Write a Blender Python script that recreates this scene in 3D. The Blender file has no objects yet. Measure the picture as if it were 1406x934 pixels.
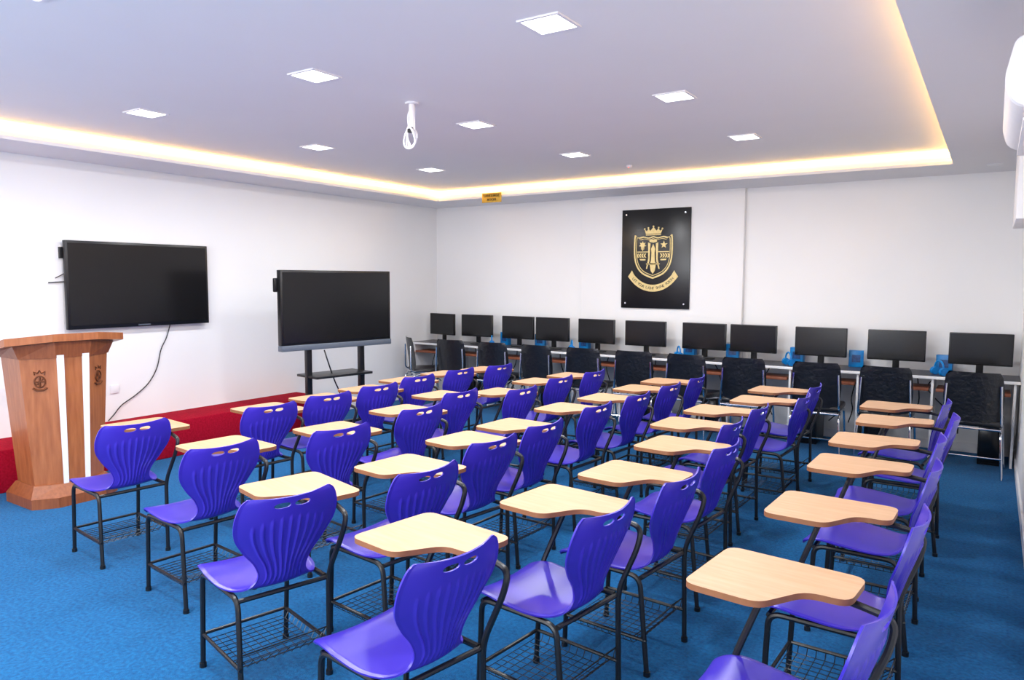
import bpy, bmesh, math, random
from mathutils import Vector, Matrix
random.seed(7)
sc=bpy.context.scene
sc.view_settings.view_transform='Standard'
sc.view_settings.look='None'
sc.view_settings.exposure=0.0
COL=sc.collection
pi=math.pi

# ---------------------------------------------------------------- materials
def s2l(c):
    return tuple((x/255/12.92 if x/255<=.04045 else ((x/255+.055)/1.055)**2.4) for x in c)
def mat(name,rgb,rough=.5,metal=0.,spec=.5,noise=0.,nscale=20.,bump=0.,bscale=60.,stretch=None,coat=0.,rgb2=None,sheen=0.):
    m=bpy.data.materials.new(name); m.use_nodes=True
    nt=m.node_tree; N=nt.nodes; L=nt.links
    b=N['Principled BSDF']
    c=s2l(rgb)
    b.inputs['Base Color'].default_value=(*c,1)
    b.inputs['Roughness'].default_value=rough
    b.inputs['Metallic'].default_value=metal
    b.inputs['Specular IOR Level'].default_value=spec
    b.inputs['Coat Weight'].default_value=coat
    if sheen: b.inputs['Sheen Weight'].default_value=sheen
    tc=N.new('ShaderNodeTexCoord'); mp=N.new('ShaderNodeMapping')
    L.new(tc.outputs['Object'],mp.inputs['Vector'])
    if stretch: mp.inputs['Scale'].default_value=stretch
    nz=N.new('ShaderNodeTexNoise'); nz.inputs['Scale'].default_value=nscale; nz.inputs['Detail'].default_value=5
    L.new(mp.outputs[0],nz.inputs['Vector'])
    c2=s2l(rgb2) if rgb2 else tuple(x*(1-noise) for x in c)
    rp=N.new('ShaderNodeValToRGB')
    rp.color_ramp.elements[0].position=.3; rp.color_ramp.elements[1].position=.7
    rp.color_ramp.elements[0].color=(*c2,1); rp.color_ramp.elements[1].color=(*c,1)
    L.new(nz.outputs['Fac'],rp.inputs['Fac']); L.new(rp.outputs[0],b.inputs['Base Color'])
    if bump:
        n2=N.new('ShaderNodeTexNoise'); n2.inputs['Scale'].default_value=bscale; n2.inputs['Detail'].default_value=3
        L.new(mp.outputs[0],n2.inputs['Vector'])
        bp=N.new('ShaderNodeBump'); bp.inputs['Strength'].default_value=bump; bp.inputs['Distance'].default_value=.01
        L.new(n2.outputs['Fac'],bp.inputs['Height']); L.new(bp.outputs[0],b.inputs['Normal'])
    return m
def emis(name,rgb,st):
    m=bpy.data.materials.new(name); m.use_nodes=True
    nt=m.node_tree; nt.nodes.clear()
    e=nt.nodes.new('ShaderNodeEmission'); o=nt.nodes.new('ShaderNodeOutputMaterial')
    e.inputs[0].default_value=(*rgb,1); e.inputs[1].default_value=st
    nt.links.new(e.outputs[0],o.inputs[0]); return m

M_wall=mat('wall_paint',(240,240,240),.7,noise=.02,nscale=1.5,bump=.03,bscale=90)
M_ceil=mat('ceiling_paint',(240,241,242),.75,noise=.02,nscale=1.2)
M_sof=mat('soffit_paint',(232,232,235),.7,noise=.02,nscale=1.2)
M_carpet=mat('blue_carpet',(8,104,160),.95,spec=.08,rgb2=(2,74,126),nscale=55,bump=.6,bscale=220,sheen=.08)
M_red=mat('red_carpet',(180,18,48),.95,spec=.1,rgb2=(148,10,34),nscale=60,bump=.5,bscale=200)
M_blue=mat('violet_plastic',(62,46,178),.3,spec=.5,noise=.05,nscale=3)
M_beech=mat('beech_laminate',(206,166,130),.45,rgb2=(194,152,114),nscale=6,stretch=(1,9,9))
M_beechedge=mat('laminate_edge',(150,98,60),.45,noise=.2,nscale=20)
M_black=mat('black_powder_coat',(20,21,24),.35,spec=.5,noise=.1)
M_screen=mat('screen_glass',(22,22,24),.18,spec=.4,noise=.05)
M_bezel=mat('bezel_plastic',(14,14,16),.35,noise=.1)
M_grey=mat('grey_plastic',(92,100,112),.4,noise=.05)
M_wood=mat('podium_wood',(174,106,62),.38,rgb2=(146,82,44),nscale=5,stretch=(7,7,.8),coat=.2)
M_wood2=mat('podium_wood_dark',(150,86,48),.4,rgb2=(124,66,34),nscale=6,stretch=(7,7,1))
M_white=mat('white_laminate',(238,238,240),.4,noise=.02)
M_gold=mat('gold_leaf',(226,204,142),.42,metal=.35,noise=.15,nscale=30)
M_goldsign=mat('gold_plate',(214,172,66),.4,metal=.4,noise=.2,nscale=20)
M_board=mat('black_board',(16,16,18),.3,spec=.5,noise=.1)
M_chrome=mat('chrome',(220,222,228),.12,metal=1.,noise=.02)
M_mesh=mat('black_vinyl',(22,23,28),.28,spec=.6,noise=.3,nscale=8,bump=.5,bscale=25)
M_desk=mat('desk_dark_top',(58,58,64),.35,noise=.1)
M_brown=mat('tray_brown',(150,88,62),.5,noise=.2)
M_cyan=mat('blue_box',(0,140,214),.4,rgb2=(0,104,180),nscale=14)
M_label=mat('box_print',(30,84,150),.4,rgb2=(10,40,90),nscale=30)
M_cable=mat('cable_rubber',(18,18,18),.5)
M_brass=mat('bronze_emblem',(120,66,34),.4,metal=.4,noise=.4,nscale=60)
M_led=emis('led_strip',(1.0,.55,.16),20.)
M_panel=emis('led_panel_diffuser',(.95,.97,1.0),9.)
M_red_led=emis('red_indicator',(1,.05,.02),6.)

# ---------------------------------------------------------------- geometry helpers
def box(x0,x1,y0,y1,z0,z1):
    v=[(x0,y0,z0),(x1,y0,z0),(x1,y1,z0),(x0,y1,z0),(x0,y0,z1),(x1,y0,z1),(x1,y1,z1),(x0,y1,z1)]
    f=[(0,3,2,1),(4,5,6,7),(0,1,5,4),(1,2,6,5),(2,3,7,6),(3,0,4,7)]
    return v,f
def bbox(x0,x1,y0,y1,z0,z1,b=.005,seg=2):
    bm=bmesh.new(); v,f=box(x0,x1,y0,y1,z0,z1)
    vs=[bm.verts.new(p) for p in v]
    for q in f: bm.faces.new([vs[i] for i in q])
    bmesh.ops.bevel(bm,geom=bm.edges[:],offset=b,segments=seg,affect='EDGES',profile=.5)
    bm.verts.index_update()
    V=[tuple(p.co) for p in bm.verts]; F=[tuple(x.index for x in q.verts) for q in bm.faces]
    bm.free(); return V,F
def join(*gs):
    V=[];F=[]
    for v,f in gs:
        o=len(V); V+=list(v); F+=[tuple(i+o for i in q) for q in f]
    return V,F
def xf(g,M):
    return [tuple(M@Vector(p)) for p in g[0]],g[1]
def catmull(P,n=6,closed=False):
    P=[Vector(p) for p in P]; out=[]
    N=len(P); rng=N if closed else N-1
    for i in range(rng):
        if closed: a,b,c,d=P[(i-1)%N],P[i],P[(i+1)%N],P[(i+2)%N]
        else: a,b,c,d=P[max(i-1,0)],P[i],P[i+1],P[min(i+2,N-1)]
        for k in range(n):
            t=k/n
            out.append(.5*((2*b)+(c-a)*t+(2*a-5*b+4*c-d)*t*t+(3*b-a-3*c+d)*t**3))
    if not closed: out.append(P[-1])
    return out
def fillet(P,r=.04,n=5,closed=False):
    P=[Vector(p) for p in P]; out=[]; N=len(P)
    for i in range(N):
        if not closed and i in (0,N-1): out.append(P[i]); continue
        a,b,c=P[(i-1)%N],P[i],P[(i+1)%N]
        rr=min(r,(a-b).length*.49,(c-b).length*.49)
        p=b+(a-b).normalized()*rr; q=b+(c-b).normalized()*rr
        for k in range(n+1):
            t=k/n; out.append(p*(1-t)**2+b*2*t*(1-t)+q*t*t)
    return out
def tube(P,r,n=8,closed=False,cap=True):
    P=[Vector(p) for p in P]; N=len(P); V=[];F=[]
    T=[]
    for i in range(N):
        a=P[(i-1)%N] if (closed or i>0) else P[i]; b=P[(i+1)%N] if (closed or i<N-1) else P[i]
        t=(b-a); T.append(t.normalized() if t.length>1e-9 else Vector((0,0,1)))
    up=Vector((0,0,1)) if abs(T[0].z)<.9 else Vector((1,0,0))
    nrm=(up-T[0]*up.dot(T[0])).normalized()
    for i in range(N):
        nrm=(nrm-T[i]*nrm.dot(T[i])).normalized(); bn=T[i].cross(nrm)
        for k in range(n):
            a=2*pi*k/n; V.append(tuple(P[i]+(nrm*math.cos(a)+bn*math.sin(a))*r))
    for i in range(N if closed else N-1):
        j=(i+1)%N
        for k in range(n):
            l=(k+1)%n; F.append((i*n+k,i*n+l,j*n+l,j*n+k))
    if not closed and cap:
        F.append(tuple(range(n-1,-1,-1))); F.append(tuple((N-1)*n+k for k in range(n)))
    return V,F
def cyl(c,r,z0,z1,n=24,r2=None):
    r2=r if r2 is None else r2
    V=[(c[0]+r*math.cos(2*pi*k/n),c[1]+r*math.sin(2*pi*k/n),z0) for k in range(n)]+[(c[0]+r2*math.cos(2*pi*k/n),c[1]+r2*math.sin(2*pi*k/n),z1) for k in range(n)]
    F=[(k,(k+1)%n,n+(k+1)%n,n+k) for k in range(n)]+[tuple(range(n-1,-1,-1)),tuple(range(n,2*n))]
    return V,F
def prism(poly,z0,z1,zf=None):
    n=len(poly)
    V=[(p[0],p[1],z0 if zf is None else zf(p)+z0) for p in poly]+[(p[0],p[1],z1 if zf is None else zf(p)+z1) for p in poly]
    F=[(k,(k+1)%n,n+(k+1)%n,n+k) for k in range(n)]+[tuple(range(n-1,-1,-1)),tuple(range(n,2*n))]
    return V,F
def loft(a,b):
    n=len(a); V=list(a)+list(b)
    F=[(k,(k+1)%n,n+(k+1)%n,n+k) for k in range(n)]+[tuple(range(n-1,-1,-1)),tuple(range(n,2*n))]
    return V,F
def mesh(name,g,mats,smooth=35,mi=None):
    me=bpy.data.meshes.new(name); me.from_pydata([tuple(p) for p in g[0]],[],g[1])
    for m in (mats if isinstance(mats,list) else [mats]): me.materials.append(m)
    bm=bmesh.new(); bm.from_mesh(me); bmesh.ops.recalc_face_normals(bm,faces=bm.faces[:]); bm.to_mesh(me); bm.free()
    if mi:
        for p in me.polygons: p.material_index=mi(p)
    if smooth:
        me.polygons.foreach_set('use_smooth',[True]*len(me.polygons))
        me.set_sharp_from_angle(angle=math.radians(smooth))
    me.update(); return me
def obj(name,me,parent=None,loc=(0,0,0),rz=0.):
    o=bpy.data.objects.new(name,me); COL.objects.link(o)
    if parent: o.parent=parent
    o.location=loc; o.rotation_euler=(0,0,rz); return o
def empty(name,loc=(0,0,0),rz=0.):
    e=bpy.data.objects.new(name,None); COL.objects.link(e); e.location=loc; e.rotation_euler=(0,0,rz); e.empty_display_size=.1; return e
def simple(name,g,m,**k): return obj(name,mesh(name,g,m,**k))
def textmesh(s,size,m,ext=.002,name='lettering'):
    cu=bpy.data.curves.new(name,'FONT'); cu.body=s; cu.size=size; cu.extrude=ext; cu.align_x='CENTER'; cu.align_y='CENTER'
    o=bpy.data.objects.new('tmp',cu); COL.objects.link(o)
    bpy.context.view_layer.update()
    dg=bpy.context.evaluated_depsgraph_get()
    me=bpy.data.meshes.new_from_object(o.evaluated_get(dg)); 
    g=([tuple(v.co) for v in me.vertices],[tuple(p.vertices) for p in me.polygons])
    bpy.data.objects.remove(o); bpy.data.meshes.remove(me); return g

# ---------------------------------------------------------------- room
XL,XR,YB,YR=-6.91,.24,8.40,-2.6
HS,HC=2.7277,2.865
OX0,OX1,OY0,OY1=-6.25,-.36,-1.9,7.64
simple('floor',box(XL-.1,XR+.1,YR-.1,YB+.1,-.1,0),M_carpet,smooth=0)
simple('wall_left',box(XL-.12,XL,YR-.1,YB+.1,0,3.0),M_wall,smooth=0)
simple('wall_back',join(box(XL,XR,YB,YB+.12,0,3.0),bbox(-4.45,-2.385,YB-.07,YB+.01,0,HS,.004)),M_wall)
simple('wall_right',box(XR,XR+.12,YR-.1,YB+.1,0,3.0),M_wall,smooth=0)
simple('wall_rear',box(XL,XR,YR-.12,YR,0,3.0),M_wall,smooth=0)
simple('ceiling',box(XL,XR,YR,YB,HC,HC+.1),M_ceil,smooth=0)
lip=.028; sb=.07
def ringslab(ix0,ix1,iy0,iy1,z0,z1):
    return join(box(XL,ix0,YR,YB,z0,z1),box(ix1,XR,YR,YB,z0,z1),box(ix0,ix1,iy1,YB,z0,z1),box(ix0,ix1,YR,iy0,z0,z1))
simple('ceiling_soffit',join(ringslab(OX0,OX1,OY0,OY1,HS,HS+lip),ringslab(OX0-sb,OX1+sb,OY0-sb,OY1+sb,HS+lip,HC)),M_sof,smooth=0)
# LED cove strip
a=.012; zl0,zl1=HC-.045,HC-.022
x0,x1,y0,y1=OX0-sb,OX1+sb,OY0-sb,OY1+sb
simple('led_cove_strip',join(box(x0,x0+a,y0,y1,zl0,zl1),box(x1-a,x1,y0,y1,zl0,zl1),box(x0,x1,y1-a,y1,zl0,zl1),box(x0,x1,y0,y0+a,zl0,zl1)),M_led,smooth=0)
# baseboards
simple('baseboard_back',join(box(XL,-4.45,YB-.014,YB,0,.09),box(-4.46,-2.375,YB-.084,YB-.07,0,.09),box(-2.385,XR,YB-.014,YB,0,.09)),M_white,smooth=0)
simple('baseboard_right',box(XR-.014,XR,YR,YB,0,.09),M_white,smooth=0)
simple('baseboard_left',box(XL,XL+.014,5.75,YB,0,.09),M_white,smooth=0)
simple('trim_1',bbox(XR-.15,XR+.005,5.6,6.6,2.08,HS+.005,.006),M_wall)

# made-up rear window (behind the photographer): frame for an added fill lamp
we=empty('added_fill_window',(-2.8,YR,1.55))
W,H=3.6,1.3
fr=join(box(-W/2-.06,W/2+.06,0,.05,-H/2-.06,-H/2),box(-W/2-.06,W/2+.06,0,.05,H/2,H/2+.06),box(-W/2-.06,-W/2,0,.05,-H/2,H/2),box(W/2,W/2+.06,0,.05,-H/2,H/2),box(-.03,.03,0,.05,-H/2,H/2))
obj('fill_window_frame',mesh('fill_window_frame',fr,M_white),we)
def area(name,loc,rot,sx,sy,p,col):
    l=bpy.data.lights.new(name,'AREA'); l.shape='RECTANGLE'; l.size=sx; l.size_y=sy; l.energy=p; l.color=col
    o=bpy.data.objects.new(name,l); COL.objects.link(o); o.location=loc; o.rotation_euler=rot; return o
wl=area('added_fill_lamp',(0,.03,0),(pi/2,0,0),W,H,190,(.96,.98,1.0)); wl.parent=we  # added fill lamp, unseen; brightens the ceiling and chair backs
# area lamps emit along local -Z: +90deg about X sends -Z to +Y

# ---------------------------------------------------------------- ceiling light panels
fr=join(box(-.11,.11,-.11,-.095,-.008,0),box(-.11,.11,.095,.11,-.008,0),box(-.11,-.095,-.095,.095,-.008,0),box(.095,.11,-.095,.095,-.008,0))
me_fr=mesh('panel_frame',fr,M_white,smooth=0); me_df=mesh('panel_diffuser',box(-.095,.095,-.095,.095,-.004,0),M_panel,smooth=0)
for ix in (-1.77,-3.35,-5.11):
    for iy in (-.1,1.45,2.97,4.55,6.12):
        e=empty('ceiling_light_panel',(ix,iy,HC))
        obj('frame',me_fr,e); obj('diffuser',me_df,e)
        l=area('panel_lamp',(0,0,-.012),(0,0,0),.18,.18,23.5,(.97,.98,1.0)); l.parent=e

# small round downlight on soffit, detector
e=empty('soffit_downlight',(-.05,7.85,HS)); obj('ring',mesh('ring',cyl((0,0),.06,-.006,0),M_white),e)
e=empty('smoke_detector',(-3.2,7.0,HC)); obj('body',mesh('det',cyl((0,0),.025,-.02,0,r2=.03),M_white),e); obj('indicator',mesh('ind',cyl((0,-.012),.005,-.025,-.02),M_red_led),e)

# projector mount with coiled cable
e=empty('projector_mount_pole',(-3.31,3.77,HC))
obj('flange',mesh('flange',cyl((0,0),.045,-.012,0),M_white),e)
obj('pole',mesh('pole',cyl((0,0),.02,-.18,-.01),M_white),e)
g=[]
for k in range(4):
    R=.056+.004*k; c=Vector((0,-.01*k,-.235)); 
    P=[c+Vector((math.cos(t)*R*.66,.012*math.sin(2*t+k),math.sin(t)*R*1.05)) for t in [2*pi*i/28 for i in range(28)]]
    g.append(tube(P,.006,6,closed=True))
g.append(tube(catmull([(0,0,-.02),(-.035,0,-.08),(-.03,0,-.15),(-.01,0,-.19)]),.005,6))
obj('coiled_cable',mesh('coiled_cable',join(*g),M_white),e)
obj('black_plug',mesh('plug',bbox(-.018,.018,-.03,0,-.2,-.165,.004),M_bezel),e)

# ---------------------------------------------------------------- stage
simple('red_carpet_stage',bbox(XL+.004,-6.40,-1.5,5.75,0,.34,.012),M_red)

# ---------------------------------------------------------------- tablet arm chair meshes
ctrl=[(-.232,.420,.165),(-.226,.436,.190),(-.17,.452,.208),(-.06,.446,.214),(.05,.436,.206),(.13,.434,.172),(.180,.452,.128),(.205,.495,.103),(.222,.55,.122),(.240,.61,.170),(.262,.675,.208),(.283,.74,.217),(.297,.79,.208),(.305,.822,.193),(.309,.838,.172)]
prof=catmull(ctrl,6)
nt=121; V=[];F=[]
ns=len(prof)
for i,p in enumerate(prof):
    x,z,w=p
    a=prof[max(i-1,0)]; b=prof[min(i+1,ns-1)]
    tx,tz=b[0]-a[0],b[1]-a[1]; l=math.hypot(tx,tz); tx/=l;tz/=l
    nx,nz=-tz,tx    # towards sitter / up
    for k in range(nt):
        t=-1+2*k/(nt-1)
        curve=(t*t)*(.012 if z<.45 and x<.15 else .012+.028*min(1,max(0,(z-.44)/.2)))
        g=0
        if z>.45 and x>.15:
            fade=min(1,(z-.45)/.06)*min(1,max(0,(.755-.06*t*t-z)/.015))
            for q in range(9):
                tq=-.68+q*.17
                g+=math.exp(-((t-tq)/.024)**2)
            g*=-fade*.0065
        ed=max(0,(abs(t)-.93)/.07); off=curve-ed*.004+g
        V.append((x+nx*off,w*t,z+nz*off))
for i in range(ns-1):
    for k in range(nt-1):
        F.append((i*nt+k,i*nt+k+1,(i+1)*nt+k+1,(i+1)*nt+k))
tmp=obj('tmp_shell',mesh('tmp_shell',(V,F),M_blue,smooth=0))
md=tmp.modifiers.new('s','SOLIDIFY'); md.thickness=.007; md.offset=0
cutters=[]
for sy in (-.042,.042):
    pl=[]
    for k in range(20):
        a_=2*pi*k/20; pl.append((.034*math.copysign(abs(math.cos(a_))**.8,math.cos(a_)),.0115*math.sin(a_)))
    Vc=[(.20,sy+p[0],.806+p[1]) for p in pl]+[(.38,sy+p[0],.806+p[1]) for p in pl]
    Fc=[(k,(k+1)%20,20+(k+1)%20,20+k) for k in range(20)]+[tuple(range(19,-1,-1)),tuple(range(20,40))]
    c=obj('tmp_cut',mesh('tmp_cut',(Vc,Fc),M_blue,smooth=0)); cutters.append(c)
    b=tmp.modifiers.new('b','BOOLEAN'); b.object=c; b.operation='DIFFERENCE'; b.solver='EXACT'
bpy.context.view_layer.update()
dg=bpy.context.evaluated_depsgraph_get()
me_shell=bpy.data.meshes.new_from_object(tmp.evaluated_get(dg)); me_shell.name='seat_shell'
me_shell.polygons.foreach_set('use_smooth',[True]*len(me_shell.polygons)); me_shell.set_sharp_from_angle(angle=math.radians(50))
bpy.data.objects.remove(tmp)
for c in cutters: bpy.data.objects.remove(c)

TX,TY,TZ=-.06,.20,.75
raw=[(-.225,-.195,0),(.015,-.195,0),(.055,-.115,0),(.10,-.025,0),(.225,-.02,0),(.225,.195,0),(-.225,.195,0)]
out=fillet(raw,.05,5,True)
tab=prism([(TX+p.x,TY+p.y) for p in out],TZ-.020,TZ)
me_tab=mesh('writing_tablet',tab,[M_beech,M_beechedge],mi=lambda p:0 if p.normal.z>.5 else 1)
r=.0115
near=fillet([(-.205,-.19,0),(-.19,-.185,.425),(.165,-.175,.42),(.215,-.19,0)],.05,6)
far=fillet([(-.205,.19,0),(-.19,.20,.44),(-.10,.27,TZ-.034),(.13,.27,TZ-.034),(.275,.25,TZ-.05),(.265,.235,.62),(.20,.20,.44),(.215,.19,0)],.055,6)
fr=[tube(near,r),tube(far,r),
    tube([(-.19,-.185,.415),(-.19,.20,.415)],r*.9),tube([(.17,-.175,.415),(.195,.20,.42)],r*.9),
    tube([(-.201,-.19,.15),(-.201,.19,.15)],.008),tube([(-.201,-.188,.15),(.209,-.188,.15)],.008),tube([(-.201,.19,.15),(.209,.19,.15)],.008),
    tube([(-.19,.19,.425),(.19,.19,.425)],r),
    cyl((-.205,-.19),.015,0,.02,12),cyl((-.205,.19),.015,0,.02,12),cyl((.215,-.19),.015,0,.02,12),cyl((.215,.19),.015,0,.02,12)]
me_frame=mesh('frame',join(*fr),M_black)
bk=[]; wr=.0019
nx_,ny_=11,9
def bz(x): return .148 if x<.14 else .148+(x-.14)*.9
for i in range(nx_+1):
    x=-.2+.40*i/nx_
    bk.append(tube([(x,-.186,bz(x)),(x,-.17,bz(x)-.03),(x,.17,bz(x)-.03),(x,.186,bz(x))],wr,4))
for j in range(ny_+1):
    y=-.17+.34*j/ny_
    bk.append(tube([(-.2,y,.118),(.14,y,.118),(.205,y,.176)],wr,4))
bk.append(tube([(-.2,-.186,.148),(.14,-.186,.148),(.2,-.186,.205),(.2,.186,.205),(.14,.186,.148),(-.2,.186,.148)],.003,5))
me_basket=mesh('wire_basket',join(*bk),M_black)

TAB=[(-2.64,2.20,-14),(-1.72,2.05,-8),(-.545,2.37,-5),(-1.51,2.71,-6),(-2.47,2.78,-6),(-3.67,2.54,-6),(-4.62,2.60,-6),(-.53,3.25,-2),(-1.45,3.31,-4),(-.54,4.13,-1),(-1.48,4.05,-4),(-2.57,3.46,-6),(-3.48,3.22,-8),(-4.47,3.47,-5),(-.56,4.82,0),(-1.65,4.69,-2),(-2.58,3.99,-3),(-3.56,3.99,-4),(-4.50,4.03,-5),(-2.61,4.76,-3),(-.53,5.61,2),(-1.65,5.32,-2),(-.59,6.28,-2),(-1.51,5.98,0),(-3.47,5.12,-3),(-3.78,4.71,-3),(-2.57,5.37,-3),(-4.54,4.60,-4),(-4.64,5.21,-4),(-2.56,6.01,-3),(-1.54,6.62,-2),(-2.55,6.59,0),(-3.55,5.88,-3),(-3.50,6.44,-2),(-4.64,5.82,-3),(-4.53,6.35,-4)]
K=.969
for x,y,d in TAB:
    a_=math.radians(d); c,s=math.cos(a_),math.sin(a_)
    px=x*K-(TX*c-TY*s); py=y*K-(TX*s+TY*c)
    e=empty('tablet_arm_chair',(px,py,0),a_)
    obj('seat_shell',me_shell,e); obj('writing_tablet',me_tab,e); obj('frame',me_frame,e); obj('wire_basket',me_basket,e)

# ---------------------------------------------------------------- computer desk along back wall
DZ=.80; DY0=7.83
dk=empty('computer_desk',(0,0,0))
obj('top',mesh('desk_top',box(XL+.003,XR-.003,DY0+.004,YB-.09,DZ-.004,DZ),M_desk,smooth=0),dk)
obj('edge_band',mesh('desk_edge',bbox(XL+.003,XR-.003,DY0,YB-.09,DZ-.032,DZ-.004,.002),M_white),dk)
leg=[];tray=[]
for i in range(12):
    x=XL+.02+i*(XR-XL-.06)/11
    leg.append(box(x-.01,x+.01,DY0+.03,YB-.12,0,DZ-.032))
    if i<11:
        w=(XR-XL-.06)/11
        tray.append(bbox(x+.03,x+w-.03,DY0+.02,DY0+.34,DZ-.15,DZ-.122,.003))
obj('side_panels',mesh('desk_legs',join(*leg),M_white,smooth=0),dk)
obj('keyboard_trays',mesh('desk_trays',join(*tray),M_brown),dk)
cb=[]
for i in range(30):
    x=XL+.2+i*.225+random.uniform(-.05,.05)
    cb.append(tube(catmull([(x,8.20,DZ-.04),(x+random.uniform(-.1,.1),8.2,.55+random.uniform(-.1,.1)),(x+random.uniform(-.15,.15),8.22,.35),(x+random.uniform(-.1,.1),8.26,.20)],5),.006,5))
obj('cables',mesh('desk_cables',join(*cb),M_cable),dk)

# monitors
def mon_mesh():
    scr=bbox(-.255,.255,-.018,.018,.105,.405,.006)
    glass=box(-.246,.246,-.0195,-.017,.120,.396)
    neck=join(bbox(-.03,.03,.018,.05,.02,.26,.004))
    base=prism([(.12*math.cos(t),.02+.085*math.sin(t)) for t in [2*pi*k/28 for k in range(28)]],0,.012)
    return mesh('monitor_body',join(scr,neck,base),M_bezel),mesh('monitor_screen',glass,M_screen,smooth=0),mesh('monitor_led',box(.2,.21,-.0197,-.017,.109,.112),M_grey,smooth=0)
mb,ms,ml=mon_mesh()
MX=[(-6.52,-10),(-5.91,2),(-5.24,-3),(-4.71,-4),(-4.08,-3),(-3.43,2),(-2.72,-2),(-2.17,-4),(-1.48,-3),(-.78,2),(-.08,1)]
for x,d in MX:
    e=empty('computer_monitor',(x,8.05,DZ),math.radians(d))
    obj('body',mb,e); obj('screen',ms,e); obj('power_led',ml,e)
# headphones + boxes
ring=[Vector((.07*math.cos(t),0,.10+.075*math.sin(t))) for t in [pi*k/14 for k in range(15)]]
band=tube(ring,.009,8)
def ear(x):
    g=cyl((0,0),.036,-.018,.018,20); return xf(g,Matrix.Translation((x,0,.075))@Matrix.Rotation(pi/2,4,'Y'))
me_hp=mesh('headset_band',join(band,ear(-.068),ear(.068)),M_cyan)
me_bx=mesh('headset_box',bbox(-.07,.07,-.035,.035,0,.17,.003),M_cyan)
me_lb=mesh('box_label',join(box(-.04,.04,-.0365,-.035,.05,.125)),M_label,smooth=0)
for x in (-5.58,-4.36,-2.97,-1.77,-.40):
    e=empty('headset_box',(x+.03,8.22,DZ),math.radians(-8)); obj('carton',me_bx,e); obj('label',me_lb,e)
    e=empty('blue_headset',(x-.0,7.93,DZ-.038),math.radians(-55)); obj('headset',me_hp,e)
for x in (-4.99,-2.44,-1.16):
    e=empty('headset_box',(x,8.22,DZ),math.radians(6)); obj('carton',me_bx,e); obj('label',me_lb,e)
# towers
me_tw=mesh('tower_case',bbox(-.09,.09,-.2,.2,0,.38,.006),M_bezel); me_tf=mesh('tower_front',join(bbox(-.08,.08,-.206,-.199,.03,.36,.003)),M_screen)
for x in (-5.95,-4.7,-3.4,-2.6,-1.55,-.95,.03):
    e=empty('desktop_computer_tower',(x,8.09,0)); obj('case',me_tw,e); obj('front_panel',me_tf,e)

# ---------------------------------------------------------------- office chairs (facing +y)
def office():
    V=[];F=[]; nu,nv=13,13
    for side in (0,1):
        for i in range(nv):
            z=.47+.44*i/(nv-1); w=.205+.02*math.sin(pi*i/(nv-1)); y=-.235-.05*((i/(nv-1))**1.5)-.0*side
            if i in(0,nv-1): w-=.018
            for k in range(nu):
                t=-1+2*k/(nu-1)
                V.append((w*t,y+.035*t*t+(.035*(1-t**8)*(1-abs(2*i/(nv-1)-1)**8)*(1 if side else 0)),z))
    n=nu*nv
    for s in (0,1):
        for i in range(nv-1):
            for k in range(nu-1):
                F.append(tuple(s*n+q for q in (i*nu+k,i*nu+k+1,(i+1)*nu+k+1,(i+1)*nu+k)))
    back=(V,F)
    seat=bbox(-.225,.225,-.22,.22,.43,.49,.022,3)
    g=[]
    for s in (-1,1):
        g.append(tube(fillet([(s*.20,-.262,.80),(s*.215,-.26,.46),(s*.215,.18,.415),(s*.235,.22,0)],.05,5),.011))
        g.append(tube(fillet([(s*.215,-.12,.42),(s*.215,-.26,.38),(s*.235,-.29,0)],.05,5),.011))
    g.append(tube([(-.215,-.25,.42),(.215,-.25,.42)],.011)); g.append(tube([(-.215,.15,.418),(.215,.15,.418)],.011))
    g.append(tube([(-.23,-.28,.18),(.23,-.28,.18)],.008))
    return mesh('office_back',back,M_mesh,smooth=60),mesh('office_seat',seat,M_mesh),mesh('office_frame',join(*g),M_chrome)
ob_,os_,of_=office()
OX=[(-6.45,-38),(-5.87,4),(-5.2,3),(-4.54,-2),(-3.92,2),(-3.3,4),(-2.67,-3),(-2.09,2),(-1.4,3),(-.79,0),(-.1,-2)]
for x,d in OX:
    e=empty('office_chair',(x,7.62,0),math.radians(d))
    obj('backrest',ob_,e); obj('seat',os_,e); obj('chrome_frame',of_,e)

# ---------------------------------------------------------------- wall TV
tv=empty('wall_mounted_tv',(XL+.08,3.18,1.226))
W,H=1.39,.795
obj('bezel',mesh('tv_bezel',bbox(-.045,.0,0,W,0,H,.006),M_bezel),tv)
obj('screen',mesh('tv_screen',box(-.001,.002,.022,W-.022,.035,H-.022),M_screen,smooth=0),tv)
obj('logo',mesh('tv_logo',box(0,.003,W/2-.06,W/2+.06,.012,.022),M_grey,smooth=0),tv)
obj('wall_bracket',mesh('tv_bracket',join(box(-.08,-.045,.3,.36,.1,.7),box(-.08,-.045,1.0,1.06,.1,.7),box(-.075,-.05,-.02,0.02,H-.16,H-.06),tube([(-.06,-.12,.42),(-.06,.05,.43)],.005),tube([(-.06,-.06,.46),(-.06,.05,.52)],.004)),M_black),tv)
P=catmull([(XL+.03,4.17,1.24),(XL+.02,4.13,1.10),(XL+.015,4.07,.98),(XL+.015,4.02,.80),(XL+.015,3.93,.66),(XL+.015,3.80,.56),(XL+.015,3.66,.48),(XL+.02,3.58,.40),(XL+.03,3.52,.35)],6)
simple('tv_power_cable',tube(P,.005,6),M_cable)
simple('wall_socket_plate',bbox(XL,XL+.012,3.56,3.64,.60,.68,.003),M_white)

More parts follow.
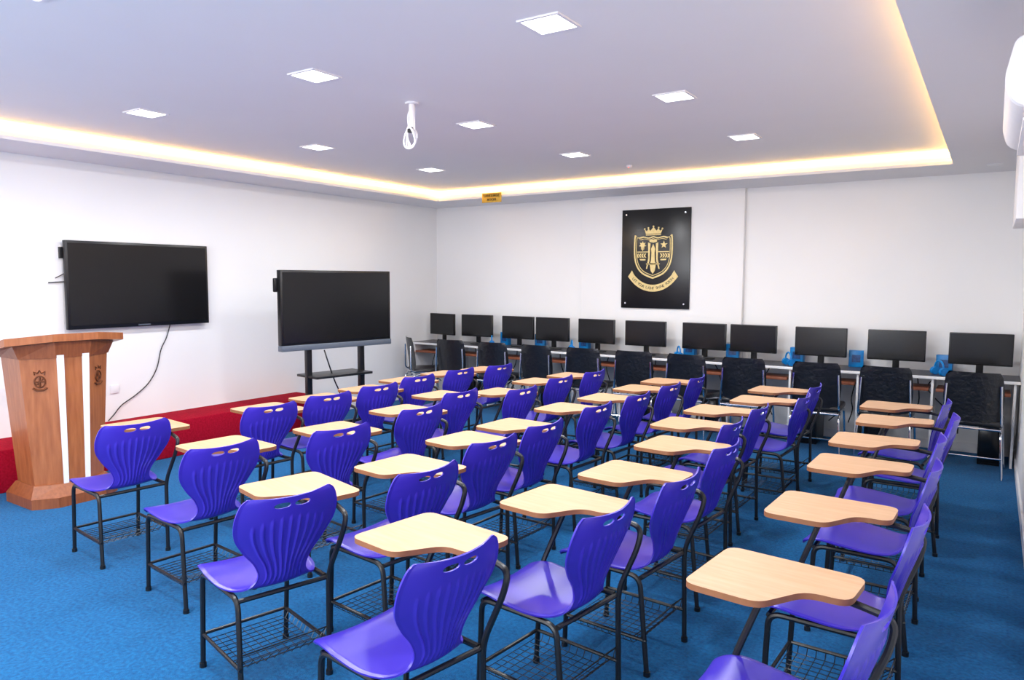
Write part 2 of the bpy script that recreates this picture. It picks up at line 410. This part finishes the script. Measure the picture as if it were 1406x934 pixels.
# ---------------------------------------------------------------- TV on stand
tv=empty('interactive_display_on_stand',(-5.86,4.71,0),math.radians(-9))
W=1.35; zt=1.775; zb=1.02
obj('bezel',mesh('d_bezel',bbox(-.07,0,0,W,zb,zt,.006),M_bezel),tv)
obj('screen',mesh('d_screen',box(-.002,.002,.022,W-.022,zb+.025,zt-.022),M_screen,smooth=0),tv)
obj('speaker_bar',mesh('d_bar',join(bbox(-.07,.012,-.002,W+.002,zb-.058,zb,.006)),M_grey),tv)
obj('side_module',mesh('d_mod',join(bbox(-.10,-.06,-.03,.01,zt-.22,zt-.08,.01)),M_bezel),tv)
g=[]
for yy in (.36,1.02):
    g.append(bbox(-.13,-.08,yy-.03,yy+.03,.06,1.5,.004))
    g.append(bbox(-.38,.22,yy-.03,yy+.03,.04,.08,.004))
    for xx in (-.34,.18):
        g.append(xf(cyl((0,0),.03,-.015,.015,16),Matrix.Translation((xx,yy,.03))@Matrix.Rotation(pi/2,4,'X')))
g.append(bbox(-.30,.08,.34,1.04,.66,.685,.004)); g.append(bbox(-.13,-.08,.36,1.02,.10,.15,.004)); g.append(bbox(-.13,-.08,.36,1.02,1.2,1.28,.004))
g.append(tube(catmull([(-.1,.55,.94),(-.06,.58,.78),(-.08,.66,.60),(-.1,.74,.42),(-.12,.72,.12)],5),.007,6))
obj('stand',mesh('d_stand',join(*g),M_black),tv)

# ---------------------------------------------------------------- podium
pd=empty('wooden_podium',(-5.70,2.68,0))
def hexa(hw,cw,depth,fx,back):
    return [(fx,-cw),(fx,cw),(fx-depth,hw),(back,hw),(back,-hw),(fx-depth,-hw)]
top=hexa(.315,.115,.12,-.01,-.42); bot=hexa(.25,.095,.10,-.03,-.40)
obj('body',mesh('p_body',loft([(p[0],p[1],.15) for p in bot],[(p[0],p[1],1.14) for p in top]),M_wood,smooth=0),pd)
def lerp(a,b,t): return a+(b-a)*t
st=[]
for s in (-1,1):
    def P(z,u,o):
        t=(z-.15)/.99; cw=lerp(.095,.115,t); fx=lerp(-.03,-.01,t)
        return (fx+o,s*(cw-.0-u),z)
    a4=[P(.15,0,.001),P(.15,.035,.001),P(1.14,.05,.001),P(1.14,0,.001)]; b4=[P(.15,0,.008),P(.15,.035,.008),P(1.14,.05,.008),P(1.14,0,.008)]
    st.append(loft(a4,b4))
obj('white_stripes',mesh('p_stripes',join(*st),M_white,smooth=0),pd)
obj('plinth',mesh('p_plinth',join(loft([(p[0],p[1],0) for p in hexa(.31,.17,.10,.05,-.46)],[(p[0],p[1],.075) for p in hexa(.31,.17,.10,.05,-.46)]),
   loft([(p[0],p[1],.075) for p in hexa(.31,.165,.10,.045,-.455)],[(p[0],p[1],.155) for p in hexa(.262,.105,.10,-.018,-.41)])),M_wood2,smooth=0),pd)
tp=hexa(.42,.16,.13,.05,-.48)
obj('desk_top',mesh('p_top',prism(tp,1.145,1.20,zf=lambda p:.10*(p[0]+.48)/.53-.02),M_wood,smooth=0),pd)
tc_=hexa(.36,.13,.12,.01,-.43)
obj('top_collar',mesh('p_collar',loft([(p[0],p[1],1.10) for p in hexa(.32,.12,.12,-.005,-.425)],[(p[0],p[1],1.10+.0+.10*(p[0]+.48)/.53+.03) for p in tc_]),M_wood2,smooth=0),pd)
def emblem(s):
    tz=(.93-.15)/.99; cw=lerp(.095,.115,tz); hw=lerp(.25,.315,tz); fx=lerp(-.03,-.01,tz); dp=lerp(.10,.12,tz)
    A=Vector((fx,s*cw,.93)); B=Vector((fx-dp,s*hw,.93)); u=(B-A).normalized(); n=Vector((-u.y,u.x,0)); n=n if n.x>0 else -n
    c=(A+B)/2+n*.004; w=Vector((0,0,1)); g=[]
    def R(pts,rr): return tube([c+u*p[0]+w*p[1] for p in pts],rr,6)
    g.append(tube([c+u*(.034*math.cos(t))+w*(.042*math.sin(t)) for t in [2*pi*k/24 for k in range(24)]],.005,6,closed=True))
    g.append(R([(-.03,.05),(-.035,.075),(-.012,.062),(0,.085),(.012,.062),(.035,.075),(.03,.05)],.005))
    g.append(R([(0,-.035),(0,.035)],.006)); g.append(R([(-.03,0),(.03,0)],.005)); g.append(R([(-.02,.02),(.02,-.02)],.005))
    g.append(R([(-.045,-.045),(-.02,-.062),(.02,-.062),(.045,-.045)],.007))
    return join(*g)
obj('emblems',mesh('p_emblems',join(emblem(-1),emblem(1)),M_brass),pd)

# ---------------------------------------------------------------- crest board
bx0,bw,bz1,bh=-3.875,.875,2.545,1.20
cr=empty('school_crest_board',(bx0,YB-.096,bz1-bh))
obj('board',mesh('c_board',bbox(0,bw,-.0,.025,0,bh,.004),M_board),cr)
def pt(u,v,o=0.): return (u*bw,-o,bh*(1-v))
def flat(poly,o0=0.,o1=.008):
    return loft([pt(u,v,o0) for u,v in poly],[pt(u,v,o1) for u,v in poly])
def stripf(A,B,o0=0.,o1=.008,closed=True):
    n=len(A);V=[pt(*p,o1) for p in A]+[pt(*p,o1) for p in B]+[pt(*p,o0) for p in A]+[pt(*p,o0) for p in B];F=[]
    for k in range(n if closed else n-1):
        l=(k+1)%n
        F+=[(k,l,n+l,n+k),(k,l,2*n+l,2*n+k),(n+k,n+l,3*n+l,3*n+k)]
    return V,F
cu_,cv=.475,.455
def shield(sc_):
    half=[(0,-.185),(.07,-.170),(.15,-.182),(.22,-.172),(.275,-.195),(.285,-.10),(.283,0),(.265,.08),(.225,.145),(.16,.195),(.08,.225),(0,.245)]
    R=[Vector((p[0],p[1],0)) for p in half]; R=catmull(R,3)
    right=[(p.x,p.y) for p in R]; left=[(-x,y) for x,y in right[1:-1]][::-1]
    return [(cu_+x*sc_,cv+y*sc_*1.0) for x,y in right+left]
g=[stripf(shield(1.0),shield(.93)),stripf(shield(.88),shield(.85))]
def rect(u0,u1,v0,v1): return flat([(u0,v0),(u1,v0),(u1,v1),(u0,v1)])
g+= [rect(cu_-.235,cu_-.07,.425,.434),rect(cu_+.07,cu_+.235,.425,.434)]
g+= [flat([(cu_-.075,.335),(cu_-.04,.345),(cu_-.05,.52),(cu_-.085,.60),(cu_-.10,.60),(cu_-.07,.50)]),
     flat([(cu_+.075,.335),(cu_+.04,.345),(cu_+.05,.52),(cu_+.085,.60),(cu_+.10,.60),(cu_+.07,.50)]),
     flat([(cu_,.35),(cu_+.03,.40),(cu_+.022,.44),(cu_+.028,.52),(cu_+.045,.55),(cu_+.03,.62),(cu_,.65),(cu_-.03,.62),(cu_-.045,.55),(cu_-.028,.52),(cu_-.022,.44),(cu_-.03,.40)]),
     rect(cu_-.10,cu_+.10,.545,.556)]
g+= [flat([(cu_-.055,.300),(cu_,.308),(cu_+.055,.300),(cu_+.055,.330),(cu_,.338),(cu_-.055,.330)])]
def star(cx,cy,R,r,n=6):
    return [(cx+(R if k%2==0 else r)*math.sin(pi*k/n),cy-(R if k%2==0 else r)*.73*math.cos(pi*k/n)) for k in range(2*n)]
g+= [flat(star(cu_+.155,.36,.055,.022,5)), flat(star(cu_-.155,.36,.055,.030,7)), flat(star(cu_-.155,.40,.03,.012,4))]
for s in (-1,1):
    for k in range(4):
        cx=cu_+s*(.10+.035*k)
        g.append(flat([(cx,.445),(cx+s*.02,.445),(cx+s*.04,.466),(cx+s*.02,.487),(cx,.487),(cx+s*.02,.466)] if s>0 else [(cx,.445),(cx,.445+.0001),(cx+.0-.02,.466),(cx,.487),(cx-.02,.487),(cx-.04,.466),(cx-.02,.445)]))
    g.append(flat([(cu_+s*.11,.50),(cu_+s*.20,.50),(cu_+s*.185,.515),(cu_+s*.11,.515)]))
g+= [flat([(cu_-.11,.248),(cu_-.13,.205),(cu_-.095,.222),(cu_-.075,.195),(cu_-.045,.22),(cu_,.180),(cu_+.045,.22),(cu_+.075,.195),(cu_+.095,.222),(cu_+.13,.205),(cu_+.11,.248)]),
     rect(cu_-.11,cu_+.11,.254,.264)]
for u,v in ((-.13,.20),(-.075,.19),(0,.176),(.075,.19),(.13,.20)):
    g.append(flat([(cu_+u+.012*math.cos(t),v+.009*math.sin(t)) for t in [2*pi*k/10 for k in range(10)]]))
def arc(a0,a1,R,n=24): return [(cu_+R*math.sin(a),.43+R*.86*math.cos(a)) for a in [a0+(a1-a0)*k/n for k in range(n+1)]]
g.append(stripf(arc(-.80,.80,.385),arc(-.80,.80,.465),closed=False))
for s in (-1,1):
    a0=.80*s; e0=(cu_+.385*math.sin(a0),.43+.385*.86*math.cos(a0)); e1=(cu_+.465*math.sin(a0),.43+.465*.86*math.cos(a0))
    g.append(flat([e0,(e0[0]+s*.035,e0[1]-.045),(e0[0]+s*.055,e0[1]-.02),(e1[0]+s*.035,e1[1]-.03),e1]))
obj('gold_crest',mesh('c_gold',join(*g),M_gold,smooth=0),cr)
txt="LET YOUR LIGHT SHINE FORTH"; tg=[]
for i,ch in enumerate(txt):
    if ch==' ': continue
    a=-.74+1.48*i/(len(txt)-1); R=.425
    u,v=cu_+R*math.sin(a),.43+R*.86*math.cos(a)
    p=pt(u,v,.009); gm=textmesh(ch,.045,M_board,.0015)
    tg.append(xf(gm,Matrix.Translation(p)@Matrix.Rotation(a*1.15,4,'Y').inverted()@Matrix.Rotation(pi/2,4,'X')))
obj('motto',mesh('c_motto',join(*tg),M_board,smooth=0),cr)
sc4=[]
for u,v in ((.07,.05),(.93,.05),(.07,.95),(.93,.95)):
    sc4.append(xf(cyl((0,0),.010,0,.012,12),Matrix.Translation(pt(u,v,0))@Matrix.Rotation(pi/2,4,'X')))
obj('mounting_screws',mesh('c_screws',join(*sc4),M_chrome),cr)

# ---------------------------------------------------------------- hanging sign
sg=empty('language_room_sign',(-5.375,OY1-.006,2.725))
obj('plate',mesh('s_plate',bbox(-.15,.15,-.006,.0,-.06,.06,.002),M_goldsign),sg)
t1=textmesh('LANGUAGE',.046,M_board); t2=textmesh('ROOM',.046,M_board)
RX=Matrix.Rotation(pi/2,4,'X')
obj('lettering',mesh('s_text',join(xf(t1,Matrix.Translation((0,-.0085,.024))@RX),xf(t2,Matrix.Translation((0,-.0085,-.026))@RX)),M_board,smooth=0),sg)

# ---------------------------------------------------------------- air conditioner on the right wall
ac=empty('air_conditioner',(XR,2.85,2.21))
pr=fillet([(0,0,.0),(-.13,0,0),(-.225,0,.04),(-.247,0,.12),(-.220,0,.25),(0,0,.26)],.03,5,True)
obj('body',mesh('ac_body',loft([(p.x,0,p.z) for p in pr],[(p.x,.90,p.z) for p in pr]),M_white),ac)
obj('end_cap',mesh('ac_cap',loft([(p.x*.97-.003,-.012,.13+(p.z-.13)*.96) for p in pr],[(p.x,0,p.z) for p in pr]),M_white),ac)
obj('louvre',mesh('ac_louvre',bbox(-.19,-.08,.05,.85,-.006,.004,.002),M_white),ac)

# ---------------------------------------------------------------- camera
f,pt_,ro,ya,h=996.4,.0827,.0038,.5853,1.6853
Fv=Vector((-math.sin(ya)*math.cos(pt_),math.cos(ya)*math.cos(pt_),-math.sin(pt_)))
R0=Vector((math.cos(ya),math.sin(ya),0)); U0=R0.cross(Fv)
R=R0*math.cos(ro)+U0*math.sin(ro); U=-R0*math.sin(ro)+U0*math.cos(ro)
cam=bpy.data.cameras.new('camera'); cam.sensor_fit='HORIZONTAL'; cam.sensor_width=36; cam.lens=f/1406*36; cam.clip_start=.03
co=bpy.data.objects.new('camera',cam); COL.objects.link(co)
Mx=Matrix((R,U,-Fv)).transposed().to_4x4(); Mx.translation=Vector((0,0,h)); co.matrix_world=Mx
sc.camera=co
w=bpy.data.worlds.new('world'); sc.world=w; w.use_nodes=True
w.node_tree.nodes['Background'].inputs[0].default_value=(.7,.8,1,1); w.node_tree.nodes['Background'].inputs[1].default_value=.3
